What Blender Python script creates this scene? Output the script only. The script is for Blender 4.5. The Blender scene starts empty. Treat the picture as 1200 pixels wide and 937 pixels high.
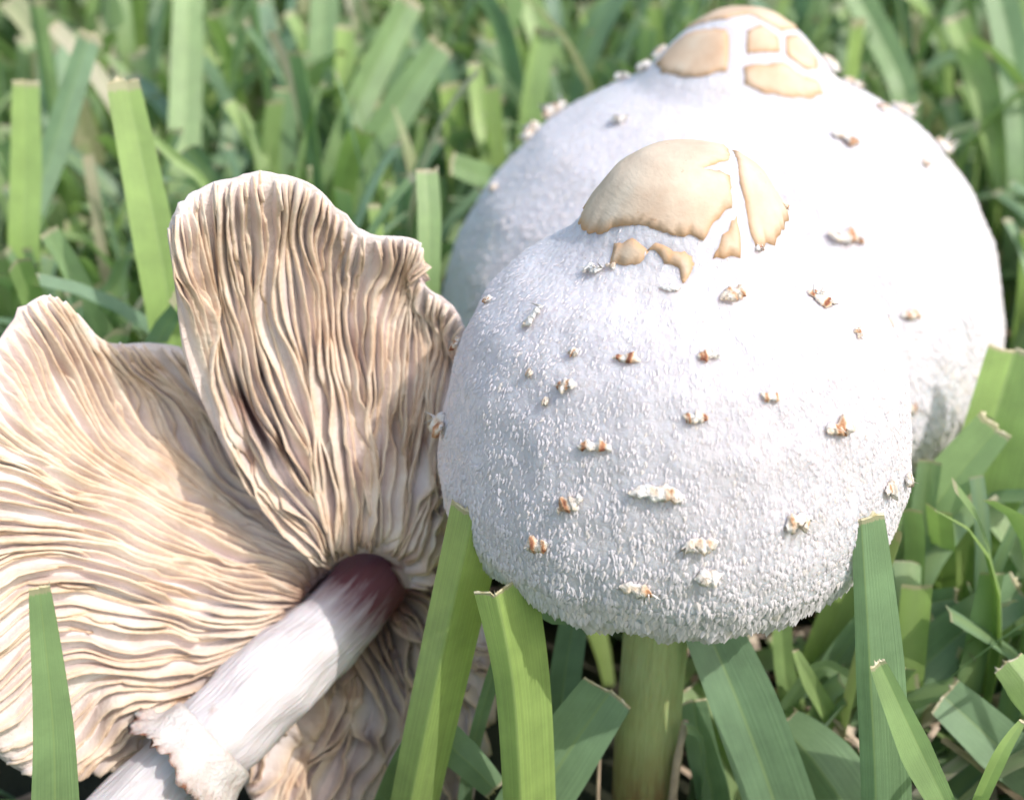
import bpy, bmesh, math, random
import numpy as np
from mathutils import Vector, noise
from mathutils.geometry import delaunay_2d_cdt

# ------------------------------------------------------------------ camera, sky, sun
S = 0.01                                  # everything below is written in centimetres
scene = bpy.context.scene
PITCH = math.radians(27); CAMZ = 32.0; FPX = 1200 * 50 / 36.0
cam_d = bpy.data.cameras.new('camera'); cam = bpy.data.objects.new('camera', cam_d)
scene.collection.objects.link(cam); scene.camera = cam
cam.location = (0, 0, CAMZ * S); cam.rotation_euler = (math.pi / 2 - PITCH, 0, 0)
cam_d.lens = 50; cam_d.sensor_width = 36; cam_d.clip_start = 0.01; cam_d.clip_end = 500
cam_d.dof.use_dof = True; cam_d.dof.focus_distance = 0.345; cam_d.dof.aperture_fstop = 10.0
SUN = Vector((0.52, -0.38, 0.76)).normalized()       # towards the sun
world = bpy.data.worlds.new('World'); scene.world = world; world.use_nodes = True
wn = world.node_tree.nodes; wl = world.node_tree.links
sky = wn.new('ShaderNodeTexSky'); sky.sky_type = 'NISHITA'; sky.sun_disc = False; sky.dust_density = 3.0; sky.air_density = 1.8; sky.ozone_density = 2.0
sky.sun_elevation = math.asin(SUN.z); sky.sun_rotation = math.atan2(SUN.x, SUN.y)
wl.new(sky.outputs[0], wn['Background'].inputs[0]); wn['Background'].inputs[1].default_value = 0.15
sun_d = bpy.data.lights.new('sun', 'SUN'); sun_o = bpy.data.objects.new('sun', sun_d)
scene.collection.objects.link(sun_o); sun_d.energy = 2.0; sun_d.angle = math.radians(0.5); sun_d.color = (1, 0.965, 0.92)
sun_o.rotation_euler = SUN.to_track_quat('Z', 'Y').to_euler(); sun_o.location = (1, -0.3, 2)
vs = scene.view_settings; vs.view_transform = 'Standard'; vs.look = 'None'; vs.exposure = 0.63; vs.gamma = 1
vs.use_curve_mapping = False
scene.render.resolution_x = 1024; scene.render.resolution_y = 799

random.seed(11); rng = np.random.default_rng(5)
FW = Vector((0, math.cos(PITCH), -math.sin(PITCH))); UP = Vector((0, math.sin(PITCH), math.cos(PITCH)))
CAM = Vector((0, 0, CAMZ))
def ray(px, py): return FW + Vector(((px - 600) / FPX, 0, 0)) + UP * ((468.5 - py) / FPX)
def at(px, py, Y):                         # a place read off the photograph, at distance Y over the ground
    r = ray(px, py); return CAM + r * (Y / r.y)
def depth(p): return (p - CAM).dot(FW)
def pix(p):
    d = p - CAM; w = d.dot(FW)
    return 600 + d.x / w * FPX, 468.5 - d.dot(UP) / w * FPX
def nz(x, y=0, z=0): return noise.noise(Vector((x, y, z)))

# ------------------------------------------------------------------ object helpers
ORG = {}
def empty(name, loc, label, cat, group=None):
    o = bpy.data.objects.new(name, None); scene.collection.objects.link(o)
    o.location = Vector(loc) * S; o.empty_display_size = 0.01; ORG[o] = Vector(loc)
    o['label'] = label; o['category'] = cat
    if group: o['group'] = group
    return o
def mesh_obj(name, V, F, mat, parent=None, uv=None, attrs=None, smooth=True, origin=None):
    org = ORG[parent] if parent is not None else Vector(origin or (0, 0, 0))
    A = (np.asarray([tuple(v) for v in V] if not isinstance(V, np.ndarray) else V, dtype=float) - np.array(org)) * S
    me = bpy.data.meshes.new(name); me.from_pydata(A.tolist(), [], F if isinstance(F, list) else F.tolist())
    if uv is not None:
        l = me.uv_layers.new(name='UVMap'); U = np.asarray(uv, dtype=np.float32)
        idx = np.empty(len(me.loops), dtype=np.int32); me.loops.foreach_get('vertex_index', idx)
        l.data.foreach_set('uv', U[idx].ravel())
    for k, a in (attrs or {}).items():
        t = me.attributes.new(k, 'FLOAT', 'POINT'); t.data.foreach_set('value', np.asarray(a, dtype=np.float32))
    if smooth: me.polygons.foreach_set('use_smooth', [True] * len(me.polygons))
    me.materials.append(mat); me.update()
    o = bpy.data.objects.new(name, me); scene.collection.objects.link(o); ORG[o] = org
    if parent is not None: o.parent = parent
    else: o.location = org * S
    return o
def tag(o, label, cat, group=None):
    o['label'] = label; o['category'] = cat
    if group: o['group'] = group
    return o

# ------------------------------------------------------------------ materials
class NT:
    def __init__(s, name):
        s.m = bpy.data.materials.new(name); s.m.use_nodes = True; s.t = s.m.node_tree
        s.b = s.t.nodes['Principled BSDF']; s.out = s.t.nodes['Material Output']
    def n(s, typ, **kw):
        x = s.t.nodes.new('ShaderNode' + typ)
        for k, v in kw.items():
            if k in x.inputs.keys(): x.inputs[k].default_value = v
            else: setattr(x, k, v)
        return x
    def l(s, a, b): s.t.links.new(a, b)
    def ramp(s, fac, stops):
        r = s.n('ValToRGB'); e = r.color_ramp.elements
        while len(e) < len(stops): e.new(0.5)
        for q, (p, c) in zip(e, stops):
            q.position = p; q.color = (*c, 1) if len(c) == 3 else c
        s.l(fac, r.inputs[0]); return r.outputs[0]
    def mix(s, f, a, b, mode='MIX'):
        x = s.n('Mix', data_type='RGBA', blend_type=mode)
        for i, v in ((0, f), (6, a), (7, b)):
            if hasattr(v, 'links'): s.l(v, x.inputs[i])
            else: x.inputs[i].default_value = v if i == 0 else (*v, 1)
        return x.outputs[2]
    def math(s, op, a, b=0.0, c=None):
        x = s.n('Math', operation=op)
        for i, v in enumerate((a, b) if c is None else (a, b, c)):
            if hasattr(v, 'links'): s.l(v, x.inputs[i])
            else: x.inputs[i].default_value = v
        return x.outputs[0]
    def obj(s, scale):
        c = s.n('TexCoord'); m = s.n('Mapping'); m.inputs['Scale'].default_value = scale
        s.l(c.outputs['Object'], m.inputs[0]); return m.outputs[0]
    def uv(s, scale=(1, 1, 1)):
        c = s.n('TexCoord'); m = s.n('Mapping'); m.inputs['Scale'].default_value = scale
        s.l(c.outputs['UV'], m.inputs[0]); return m.outputs[0]
    def noise(s, vec, sc, det=4, rough=.55):
        x = s.n('TexNoise'); s.l(vec, x.inputs['Vector']); x.inputs['Scale'].default_value = sc
        x.inputs['Detail'].default_value = det; x.inputs['Roughness'].default_value = rough; return x.outputs[0]
    def attr(s, name): return s.n('Attribute', attribute_name=name).outputs['Fac']
    def bump(s, h, dist, strength=1.0):
        x = s.n('Bump', Distance=dist, Strength=strength); s.l(h, x.inputs['Height']); s.l(x.outputs[0], s.b.inputs['Normal'])
    def setp(s, **kw):
        for k, v in kw.items():
            k = k.replace('_', ' ')
            if hasattr(v, 'links'): s.l(v, s.b.inputs[k])
            else: s.b.inputs[k].default_value = (*v, 1) if isinstance(v, tuple) and len(v) == 3 and 'Radius' not in k else v
O1 = (100, 100, 100)       # object coordinates back in centimetres

def m_cap():
    t = NT('mushroom_skin'); v = t.obj(O1)
    c = t.ramp(t.noise(v, .35, 5), [(.35, (.665, .615, .645)), (.65, (.715, .675, .705))])
    t.setp(Base_Color=c, Roughness=.75, Subsurface_Weight=.75, Subsurface_Scale=.0055, Specular_IOR_Level=.25)
    t.b.inputs['Subsurface Radius'].default_value = (1, .75, .6)
    yl = t.ramp(t.noise(t.obj(O1), .8, 6, .7), [(.52, (0, 0, 0)), (.72, (1, 1, 1))]); c = t.mix(t.math('MULTIPLY', yl, .35), c, (.68, .60, .52))
    sp = t.ramp(t.noise(t.obj(O1), 7, 2, .5), [(.735, (0, 0, 0)), (.76, (1, 1, 1))]); c = t.mix(t.math('MULTIPLY', sp, .5), c, (.40, .27, .18)); t.setp(Base_Color=c)
    vo = t.n('TexVoronoi'); t.l(t.obj((100, 100, 62)), vo.inputs['Vector']); vo.inputs['Scale'].default_value = 5.5
    h = t.math('ADD', t.math('MULTIPLY', vo.outputs[0], -.6), t.math('MULTIPLY', t.noise(v, 9, 5, .65), .7))
    t.bump(h, .0009, .75); return t.m
def m_flake():
    t = NT('skin_scales')
    c = t.ramp(t.attr('rnd'), [(0, (.62, .575, .60)), (.86, (.67, .63, .655)), (1, (.69, .62, .58))])
    t.setp(Base_Color=c, Roughness=.8, Specular_IOR_Level=.2); return t.m
def m_crust(name='tan_crust', a=(.70, .52, .38), b=(.78, .63, .48), c3=(.82, .71, .57)):
    t = NT(name); v = t.obj(O1)
    c = t.ramp(t.noise(v, .8, 6, .6), [(.3, tuple(.86 * x for x in a)), (.55, tuple(.86 * x for x in b)), (.75, tuple(.86 * x for x in c3))])
    e = t.math('MULTIPLY', t.attr('edge'), t.math('ADD', t.noise(v, 3, 3), .35))
    c = t.mix(t.math('POWER', e, 1.3), c, (.58, .34, .18))
    sp = t.ramp(t.noise(v, 4.5, 2), [(.70, (0, 0, 0)), (.78, (1, 1, 1))])
    c = t.mix(t.math('MULTIPLY', sp, .5), c, (.42, .20, .10))
    t.setp(Base_Color=c, Roughness=.7, Specular_IOR_Level=.25)
    t.bump(t.noise(t.obj((260, 100, 420)), 2.2, 5, .6), .0005, .4); return t.m
def m_wart():
    t = NT('curled_scale'); v = t.obj(O1)
    n = t.noise(v, 3.2, 4, .7)
    k = t.math('ADD', t.math('MULTIPLY', n, .9), t.math('MULTIPLY', t.attr('brown'), .55))
    c = t.ramp(k, [(.42, (.80, .77, .74)), (.60, (.74, .60, .47)), (.78, (.50, .26, .13)), (.95, (.26, .09, .05))])
    t.setp(Base_Color=c, Roughness=.8); t.bump(t.noise(v, 9, 4), .0008, 1); return t.m
def m_gill():
    t = NT('gill_flesh'); v = t.obj(O1); sx = t.n('SeparateXYZ'); t.l(t.uv(), sx.inputs[0])
    h = sx.outputs['Y']
    face = t.ramp(t.noise(v, .55, 4), [(.3, (.69, .58, .56)), (.5, (.75, .67, .66)), (.72, (.79, .74, .74))])
    edge = t.ramp(t.noise(v, .9, 5, .65), [(.3, (.58, .38, .23)), (.5, (.73, .55, .39)), (.7, (.80, .68, .55))])
    k = t.math('POWER', h, 1.7)
    c = t.mix(t.math('MULTIPLY', k, .95), face, edge)
    st = t.ramp(t.noise(v, .42, 6, .7), [(.56, (0, 0, 0)), (.74, (1, 1, 1))])
    c = t.mix(t.math('MULTIPLY', st, .38), c, (.42, .22, .13))
    c = t.mix(t.math('MULTIPLY', t.attr('stain'), .95), c, (.17, .06, .045))
    t.setp(Base_Color=c, Roughness=.6, Specular_IOR_Level=.3)
    t.bump(t.noise(v, 6, 4), .0006, .7); return t.m
def m_flesh():
    t = NT('torn_flesh'); v = t.obj(O1)
    c = t.ramp(t.noise(v, .7, 5), [(.3, (.64, .50, .45)), (.6, (.77, .67, .63)), (.8, (.82, .77, .75))])
    c = t.mix(t.math('MULTIPLY', t.attr('stain'), .95), c, (.11, .03, .03))
    t.setp(Base_Color=c, Roughness=.75); t.bump(t.noise(v, 4, 5), .001, .8); return t.m
def m_stem(name, base, streak, dark):
    t = NT(name); v = t.uv((26, 2.2, 1))
    c = t.ramp(t.noise(v, 1.6, 5, .6), [(.28, streak), (.55, base)])
    b = t.ramp(t.noise(t.obj((150, 150, 60)), .9, 5, .65), [(.62, (0, 0, 0)), (.75, (1, 1, 1))])
    c = t.mix(t.math('MULTIPLY', b, .4), c, (.32, .17, .09))
    s2 = t.math('MULTIPLY', t.attr('stain'), t.math('ADD', t.math('MULTIPLY', t.noise(t.uv((20, 2, 1)), 1.6, 5), 2.2), .05))
    s2 = t.n('Clamp').inputs[0].node if False else s2
    cl = t.n('Clamp'); t.l(s2, cl.inputs[0])
    c = t.mix(cl.outputs[0], c, dark)
    t.setp(Base_Color=c, Roughness=.55, Subsurface_Weight=.25, Subsurface_Scale=.002, Specular_IOR_Level=.35)
    t.bump(t.noise(t.uv((46, 2.4, 1)), 1.5, 5), .0011, .8); return t.m
def m_blade():
    t = NT('grass_leaf'); sx = t.n('SeparateXYZ'); t.l(t.uv(), sx.inputs[0]); u, vv = sx.outputs['X'], sx.outputs['Y']
    r = t.attr('rnd')
    c = t.ramp(r, [(0, (.16, .27, .165)), (.3, (.235, .365, .20)), (.55, (.28, .41, .16)), (.8, (.33, .47, .13)), (.92, (.38, .52, .15)), (.97, (.44, .43, .26)), (1, (.60, .51, .41))])
    w = t.n('TexWave', wave_type='BANDS', bands_direction='X'); w.inputs['Scale'].default_value = 4.2
    w.inputs['Distortion'].default_value = .25
    t.l(t.uv((1, .02, 1)), w.inputs['Vector'])
    fine = t.noise(t.uv((70, 1.2, 1)), 1, 3)
    c = t.mix(t.math('MULTIPLY', w.outputs[1], .04), c, (.20, .36, .10))
    c = t.mix(.35, c, t.ramp(fine, [(.3, (.25, .25, .25)), (.7, (.8, .8, .8))]), 'OVERLAY')
    blot = t.ramp(t.noise(t.obj(O1), .9, 4, .6), [(.3, (.35, .35, .35)), (.7, (.65, .65, .65))])
    c = t.mix(.5, c, blot, 'OVERLAY')
    c = t.mix(t.math('MULTIPLY', t.attr('rib'), .55), c, (.34, .46, .17))
    d = t.math('GREATER_THAN', t.math('ADD', vv, t.math('MULTIPLY', t.noise(t.uv((9, 9, 1)), 2, 3), .035)), t.math('SUBTRACT', 1.012, t.attr('dry')))
    c = t.mix(t.math('MULTIPLY', d, .75), c, (.52, .44, .30))
    t.setp(Base_Color=c, Roughness=.46, Specular_IOR_Level=1.0)
    t.b.inputs['Sheen Weight'].default_value = .12; t.b.inputs['Sheen Tint'].default_value = (.7, .9, 1, 1)
    h = t.math('ADD', t.math('MULTIPLY', w.outputs[1], .10), t.math('MULTIPLY', fine, .8)); t.bump(h, .0004, .5)
    tr = t.n('BsdfTranslucent'); tc = t.mix(.8, c, (.75, 1.0, .25), 'MULTIPLY'); t.l(t.mix(.5, tc, c), tr.inputs[0])
    ms = t.n('MixShader'); ms.inputs[0].default_value = .38
    t.l(t.b.outputs[0], ms.inputs[1]); t.l(tr.outputs[0], ms.inputs[2]); t.l(ms.outputs[0], t.out.inputs[0]); return t.m
def m_dry():
    t = NT('dry_leaf'); v = t.obj(O1)
    c = t.ramp(t.attr('rnd'), [(0, (.22, .13, .09)), (.4, (.44, .31, .22)), (.8, (.62, .50, .38)), (1, (.62, .46, .42))])
    c = t.mix(.4, c, t.ramp(t.noise(v, 2.5, 4), [(.3, (.2, .2, .2)), (.7, (.8, .8, .8))]), 'OVERLAY')
    t.setp(Base_Color=c, Roughness=.8); return t.m
def m_soil():
    t = NT('soil'); v = t.obj(O1)
    c = t.ramp(t.noise(v, .6, 8, .65), [(.3, (.018, .013, .009)), (.55, (.05, .04, .025)), (.75, (.10, .085, .05))])
    g = t.ramp(t.noise(v, .05, 4), [(.4, (0, 0, 0)), (.6, (1, 1, 1))])
    c = t.mix(t.math('MULTIPLY', g, .45), c, (.04, .07, .02))
    t.setp(Base_Color=c, Roughness=.95); t.bump(t.noise(v, 1.2, 8, .7), .006, 1); return t.m
def m_cut():
    t = NT('cut_leaf_edge')
    c = t.ramp(t.noise(t.obj(O1), 6, 3), [(.35, (.40, .34, .17)), (.6, (.62, .56, .38)), (.8, (.72, .66, .52))])
    t.setp(Base_Color=c, Roughness=.75); return t.m
M = dict(cap=m_cap(), flake=m_flake(), crust=m_crust(), crust_orange=m_crust('orange_crust', (.68, .46, .31), (.77, .58, .42), (.81, .68, .53)), wart=m_wart(), gill=m_gill(), flesh=m_flesh(), blade=m_blade(), dry=m_dry(), soil=m_soil(), cut=m_cut(),
         stem_green=m_stem('pale_green_stem', (.47, .53, .24), (.38, .41, .17), (.22, .10, .05)),
         stem_white=m_stem('white_stem', (.70, .65, .665), (.61, .545, .54), (.13, .04, .05)))

# ------------------------------------------------------------------ ground
def gz(x, y):                              # the lawn is level round the mushrooms and climbs a bank behind them
    k = min(max((y - 40) / 130, 0), 1); return 30 * k * k * (3 - 2 * k) * .5 + 15 * k - .0
def ground():
    n = 90; L = 6000.0
    xs = np.sign(np.linspace(-1, 1, n)) * np.abs(np.linspace(-1, 1, n)) ** 3 * L
    V = []; F = []
    for y in xs:
        for x in xs: V.append((x, y, gz(x, y) -.35 + .3 * nz(x * .05, y * .05)))
    for j in range(n - 1):
        for i in range(n - 1):
            a = j * n + i; F.append((a, a + 1, a + 1 + n, a + n))
    o = mesh_obj('ground', V, F, M['soil']); o['kind'] = 'structure'; return o
ground()

# ------------------------------------------------------------------ standing mushrooms
class Cap:
    """bell-shaped cap: profile of (radius, drop below the apex), leaning axis, uneven outline"""
    def __init__(s, c, top, prof, tilt, seed):
        s.c = Vector(c); s.top = top; s.seed = seed; s.tilt = tilt
        P = np.array(prof, float); d = np.r_[0, np.cumsum(np.hypot(*np.diff(P, axis=0).T))]
        s.L = d[-1]; t = np.linspace(0, s.L, 400)
        # smooth the polyline
        r = np.interp(t, d, P[:, 0]); z = np.interp(t, d, P[:, 1])
        k = np.hanning(23); k /= k.sum()
        rr = np.convolve(np.r_[-r[11:0:-1], r, 2 * r[-1] - r[-2:-13:-1]], k, 'valid'); zz = np.convolve(np.r_[z[11:0:-1], z, 2 * z[-1] - z[-2:-13:-1]], k, 'valid')
        s.t, s.r, s.z = t, rr, zz - zz[0]; s.r[0] = 0
        s.R = s.r.max()
    def p(s, t, a, off=0.0):
        r = np.interp(t, s.t, s.r); z = np.interp(t, s.t, s.z)
        f = t / s.L; ca, sa = math.cos(a), math.sin(a)
        k = 1 + (.03 * nz(ca * 1.3 + s.seed, sa * 1.3) + .012 * nz(ca * 4, sa * 4, s.seed + f * 2)) * min(1, f * 2)
        zz = -z + .12 * nz(ca * 2 + 3, sa * 2, s.seed) * f * 2
        e = .06 * nz(ca * 9, sa * 9, s.seed + f * 14) * min(1, f * 3)
        if f > .9: zz -= (f - .9) * 3.5 * nz(ca * 7, sa * 7, s.seed + 7)
        x, y = (r * k + e) * ca, (r * k + e) * sa
        q = Vector((x - s.tilt[0] * zz * 0 + s.tilt[0] * (zz + s.z[-1]), y + s.tilt[1] * (zz + s.z[-1]), zz + s.top)) + Vector((s.c.x, s.c.y, 0))
        if off: q += s.nrm(t, a) * off
        return q
    def nrm(s, t, a):
        e = .02; t1, t0 = min(s.L, t + e), max(0.02, t - e)
        if t1 - t0 < .01: t0 = t1 - .02
        u = s.p(t1, a) - s.p(t0, a); v = s.p(max(t, .05), a + .02) - s.p(max(t, .05), a - .02)
        n = u.cross(v); n = -n if n.dot(Vector((math.cos(a), math.sin(a), .8))) < 0 and t < s.L * .7 else n
        return n.normalized()
    def plan(s, x, y):                          # plan offset from the apex -> surface parameters
        r = math.hypot(x, y); i = int(np.argmax(s.r)); return np.interp(r, s.r[:i], s.t[:i]), math.atan2(y, x)
    def mesh(s, parent, nt=90, na=160):
        V = []; F = []
        V.append(s.p(0, 0))
        ts = [s.L * (i / nt) for i in range(1, nt + 1)]
        for t in ts:
            for j in range(na): V.append(s.p(t, 2 * math.pi * j / na))
        base = len(V)
        for j in range(na): F.append((0, 1 + j, 1 + (j + 1) % na))
        for i in range(nt - 1):
            for j in range(na):
                a, b = 1 + i * na + j, 1 + i * na + (j + 1) % na
                F.append((a, a + na, b + na, b))
        # underside: a lip, then the hollow up to the stem
        last = 1 + (nt - 1) * na; cen = Vector((s.c.x + s.tilt[0] * 2, s.c.y + s.tilt[1] * 2, 0))
        for k, (fr, up) in enumerate(((.96, .02), (.86, .5), (.55, s.z[-1] * .28), (.12, s.z[-1] * .34))):
            b0 = len(V)
            for j in range(na):
                q = V[last + j]; V.append(Vector((cen.x + (q.x - cen.x) * fr, cen.y + (q.y - cen.y) * fr, q.z * (1 if k < 2 else 0) + (s.top - s.z[-1] if k >= 2 else 0) + up)))
            pr = last if k == 0 else b0 - na
            for j in range(na):
                a, b = pr + j, pr + (j + 1) % na; F.append((a, a + b0 - pr, b + b0 - pr, b))
        return mesh_obj('cap', V, F, M['cap'], parent)
    def hit(s, px, py):                         # where a line of sight first meets this cap
        best = None
        r = ray(px, py).normalized()
        for ta in GRID_T:
            for k in range(72):
                a = 2 * math.pi * k / 72; q = s.p(ta * s.L, a); d = (q - CAM); e = (d - r * d.dot(r)).length
                if s.nrm(ta * s.L, a).dot(r) > .25: continue
                sc = e + .06 * d.dot(r)
                if best is None or sc < best[3]: best = (e, ta * s.L, a, sc)
        e, t, a, _ = best; st, sa = .03 * s.L, .09
        for _ in range(40):
            imp = False
            for dt, da in ((st, 0), (-st, 0), (0, sa), (0, -sa)):
                t2 = min(max(t + dt, .02), s.L); q = s.p(t2, a + da); d = q - CAM; e2 = (d - r * d.dot(r)).length
                if e2 < e: e, t, a, imp = e2, t2, a + da, True
            if not imp: st *= .5; sa *= .5
        return t, a
GRID_T = [i / 26 for i in range(1, 27)]

def flakes(cap, parent, n, size, seed, front_bias=True):
    """the fine downy scales of the skin: thousands of tiny tongues that point down the slope"""
    R = random.Random(seed); V = []; F = []; A = []
    done = 0
    while done < n:
        f = R.random() ** .75; t = cap.L * f
        if f < .2 or R.random() > (f - .1) * 3: continue
        if R.random() > np.interp(t, cap.t, cap.r) / cap.R: continue
        a = R.uniform(0, 2 * math.pi)
        if front_bias and math.sin(a) > .45 and R.random() < .7: continue
        q = cap.p(t, a); nn = cap.nrm(t, a); dn = (cap.p(min(cap.L, t + .03), a) - cap.p(t - .03, a)).normalized(); sd = nn.cross(dn)
        j = R.uniform(-.35, .35); dn, sd = dn * math.cos(j) + sd * math.sin(j), sd * math.cos(j) - dn * math.sin(j)
        g = size * (.5 + .65 * f ** 2) * R.uniform(.55, 1.35) * (1 + .8 * max(0, f - .85) / .15)
        l, w, h = g * R.uniform(.9, 1.6), g * R.uniform(.42, .7) * (1.25 if f > .85 else 1), g * R.uniform(.12, .30)
        i = len(V)
        V += [q - dn * l * .5 - nn * .01, q - sd * w - nn * .012, q + sd * w - nn * .012, q + nn * h * .8, q + dn * l * .75 + nn * h * (.5 + .7 * f + (1.2 * (f - .8) / .2 if f > .8 else 0))]
        F += [(i, i + 3, i + 1), (i, i + 2, i + 3), (i + 1, i + 3, i + 4), (i + 3, i + 2, i + 4), (i + 1, i + 4, i + 2)]
        A += [R.random()] * 5; done += 1
    o = mesh_obj('fine_scales', V, F, M['flake'], parent, attrs={'rnd': A}, smooth=False); o['kind'] = 'stuff'; return o

def plate(cap, poly, parent, thick=.11, seed=0, lift=0.0, step=.13, mat='crust'):
    """a leftover plate of tan crust: outline in plan round the apex, lifted on the skin"""
    pts = [Vector(p) for p in poly]; out = []
    for i in range(len(pts)):
        a, b = pts[i], pts[(i + 1) % len(pts)]; m = max(1, int((b - a).length / (step * .6)))
        d = (b - a); nn = Vector((-d.y, d.x)).normalized() if d.length else Vector((0, 0))
        for k in range(m):
            q = a + d * (k / m); out.append(q + nn * (.05 * nz(q.x * 4, q.y * 4, seed) + .03 * nz(q.x * 13, q.y * 13, seed)))
    n = len(out)
    def inside(x, y):
        c = False; j = n - 1
        for i in range(n):
            if (out[i].y > y) != (out[j].y > y) and x < (out[j].x - out[i].x) * (y - out[i].y) / (out[j].y - out[i].y) + out[i].x: c = not c
            j = i
        return c
    def dist(x, y): return min(math.hypot(q.x - x, q.y - y) for q in out)
    inn = []
    x0, x1 = min(q.x for q in out), max(q.x for q in out); y0, y1 = min(q.y for q in out), max(q.y for q in out)
    yy = y0
    while yy < y1:
        xx = x0
        while xx < x1:
            x, y = xx + random.uniform(-.03, .03), yy + random.uniform(-.03, .03)
            if inside(x, y) and dist(x, y) > step * .45: inn.append(Vector((x, y)))
            xx += step
        yy += step
    res = delaunay_2d_cdt(out + inn, [], [list(range(n))], 1, 1e-5)
    vv, ff = res[0], res[2]
    V = []; E = []; nv = len(vv)
    edge = [dist(q.x, q.y) for q in vv]
    for q, d in zip(vv, edge):
        t, a = cap.plan(q.x, q.y); curl = .05 * max(0, 1 - d / .25) * (nz(q.x * 2, q.y * 2, seed) + .3)
        V.append(cap.p(t, a, thick + lift + curl - .05 * max(0, 1 - d / .06))); E.append(max(0, 1 - d / .17))
    for q in vv:
        t, a = cap.plan(q.x, q.y); V.append(cap.p(t, a, -.05)); E.append(1)
    F = [tuple(f) for f in ff]
    # orientation up
    F2 = []
    for f in F:
        a, b, c = V[f[0]], V[f[1]], V[f[2]]
        F2.append(tuple(f) if (b - a).cross(c - a).z > 0 else tuple(reversed(f)))
    cnt = {}
    for f in F2:
        for i in range(len(f)): cnt[(f[i], f[(i + 1) % len(f)])] = 1
    for (a, b) in list(cnt):
        if (b, a) not in cnt: F2.append((b, a, a + nv, b + nv))
    return mesh_obj('crust_plate', V, F2, M[mat], parent, attrs={'edge': E})

def wart(cap, px, py, w, h, parent, seed, ang=0.0, brown=.5, lift=.7, hitp=None):
    """a curled scale left on the skin: a torn, lumpy tuft with brown tips and an overhanging lower lip"""
    R = random.Random(seed); t, a = hitp or cap.hit(px, py); c = cap.p(t, a); nn = cap.nrm(t, a)
    k = depth(c) / FPX; w *= k * 1.1; h *= k * 1.35; c = c + nn * h * .06
    dn = (cap.p(min(cap.L, t + .03), a) - cap.p(t - .03, a)).normalized(); sd = dn.cross(nn)
    sd, dn = sd * math.cos(ang) + dn * math.sin(ang), dn * math.cos(ang) - sd * math.sin(ang)
    nu, nv = 26, 10; V = []; F = []; B = []
    tips = [R.uniform(-.8, .8) for _ in range(2)]
    for i in range(nu + 1):
        s = -1 + 2 * i / nu; fat = max(.05, (1 - abs(s) ** 2.4)) ** .6 * (.75 + .5 * nz(s * 2.2, seed * 1.7)) 
        for j in range(nv):
            b = 2 * math.pi * j / nv
            rad = fat * (1 + .55 * nz(s * 5, math.cos(b) * 1.5, seed + math.sin(b)) + .35 * nz(s * 13, math.cos(b) * 3, seed + 2 * math.sin(b)))
            x = s * w * .5 + .03 * nz(s * 5, b, seed + 3); y = math.cos(b) * h * .5 * rad + h * .3 * nz(s * 1.5, seed)
            z = (math.sin(b) * .36 * rad + .16) * h * lift + (.22 * h * lift if y > 0 else 0) * fat
            V.append(c + sd * x + dn * (y + z * .25) + nn * z)
            B.append(brown * max(.15, max(1 - abs(s - q) / .30 for q in tips)) * (1.2 if math.sin(b) > .2 or math.cos(b) > .5 else .4))
    for i in range(nu):
        for j in range(nv):
            p, q = i * nv + j, i * nv + (j + 1) % nv; F.append((p, q, q + nv, p + nv))
    F.append(tuple(range(nv))); F.append(tuple(reversed(range(nu * nv, nu * nv + nv))))
    # a few frayed threads
    for _ in range(R.randint(4, 9)):
        s = R.uniform(-.9, .9); l = h * R.uniform(.4, .9); wd = h * .10
        o = c + sd * s * w * .5 + nn * h * .25 * lift; d = (dn * R.uniform(-.2, 1) + sd * R.uniform(-1, 1) + nn * R.uniform(.1, .9)).normalized(); i = len(V)
        V += [o - sd * wd, o + sd * wd, o + nn * wd, o + d * l]; B += [.1] * 4
        F += [(i, i + 1, i + 3), (i + 1, i + 2, i + 3), (i + 2, i, i + 3)]
    return mesh_obj('curled_scale', V, F, M['wart'], parent, attrs={'brown': B})

def tube(name, pts, rad, mat, parent, stain=None, na=40, rough=.03, seed=0, caps=True):
    """stem: rings along a curved axis"""
    V = []; F = []; U = []; A = []; n = len(pts); up = Vector((.13, -.3, 1)).normalized()
    for i, p in enumerate(pts):
        T = (pts[min(n - 1, i + 1)] - pts[max(0, i - 1)]).normalized(); W = T.cross(up if abs(T.dot(up)) < .9 else Vector((1, 0, 0))).normalized(); N = W.cross(T)
        for j in range(na):
            b = 2 * math.pi * j / na; r = rad[i] * (1 + rough * nz(math.cos(b) * 2, math.sin(b) * 2, i * .15 + seed) + rough * .5 * nz(math.cos(b) * 7, math.sin(b) * 7, i * .1))
            V.append(p + W * math.cos(b) * r + N * math.sin(b) * r); U.append((j / na if j < na / 2 else 1 - j / na, i / n * 3)); A.append(stain[i] if stain else 0)
    for i in range(n - 1):
        for j in range(na):
            a, b = i * na + j, i * na + (j + 1) % na; F.append((a, b, b + na, a + na))
    if caps: F += [tuple(reversed(range(na))), tuple(range((n - 1) * na, n * na))]
    return mesh_obj(name, V, F, mat, parent, uv=U, attrs={'stain': A})
def spline(P, n):
    out = []
    for i in range(n):
        t = i / (n - 1) * (len(P) - 1); k = min(int(t), len(P) - 2); f = t - k
        p0, p1, p2, p3 = P[max(0, k - 1)], P[k], P[k + 1], P[min(len(P) - 1, k + 2)]
        out.append(.5 * (2 * p1 + (p2 - p0) * f + (2 * p0 - 5 * p1 + 4 * p2 - p3) * f * f + (3 * p1 - p0 - 3 * p2 + p3) * f ** 3))
    return out

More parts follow.
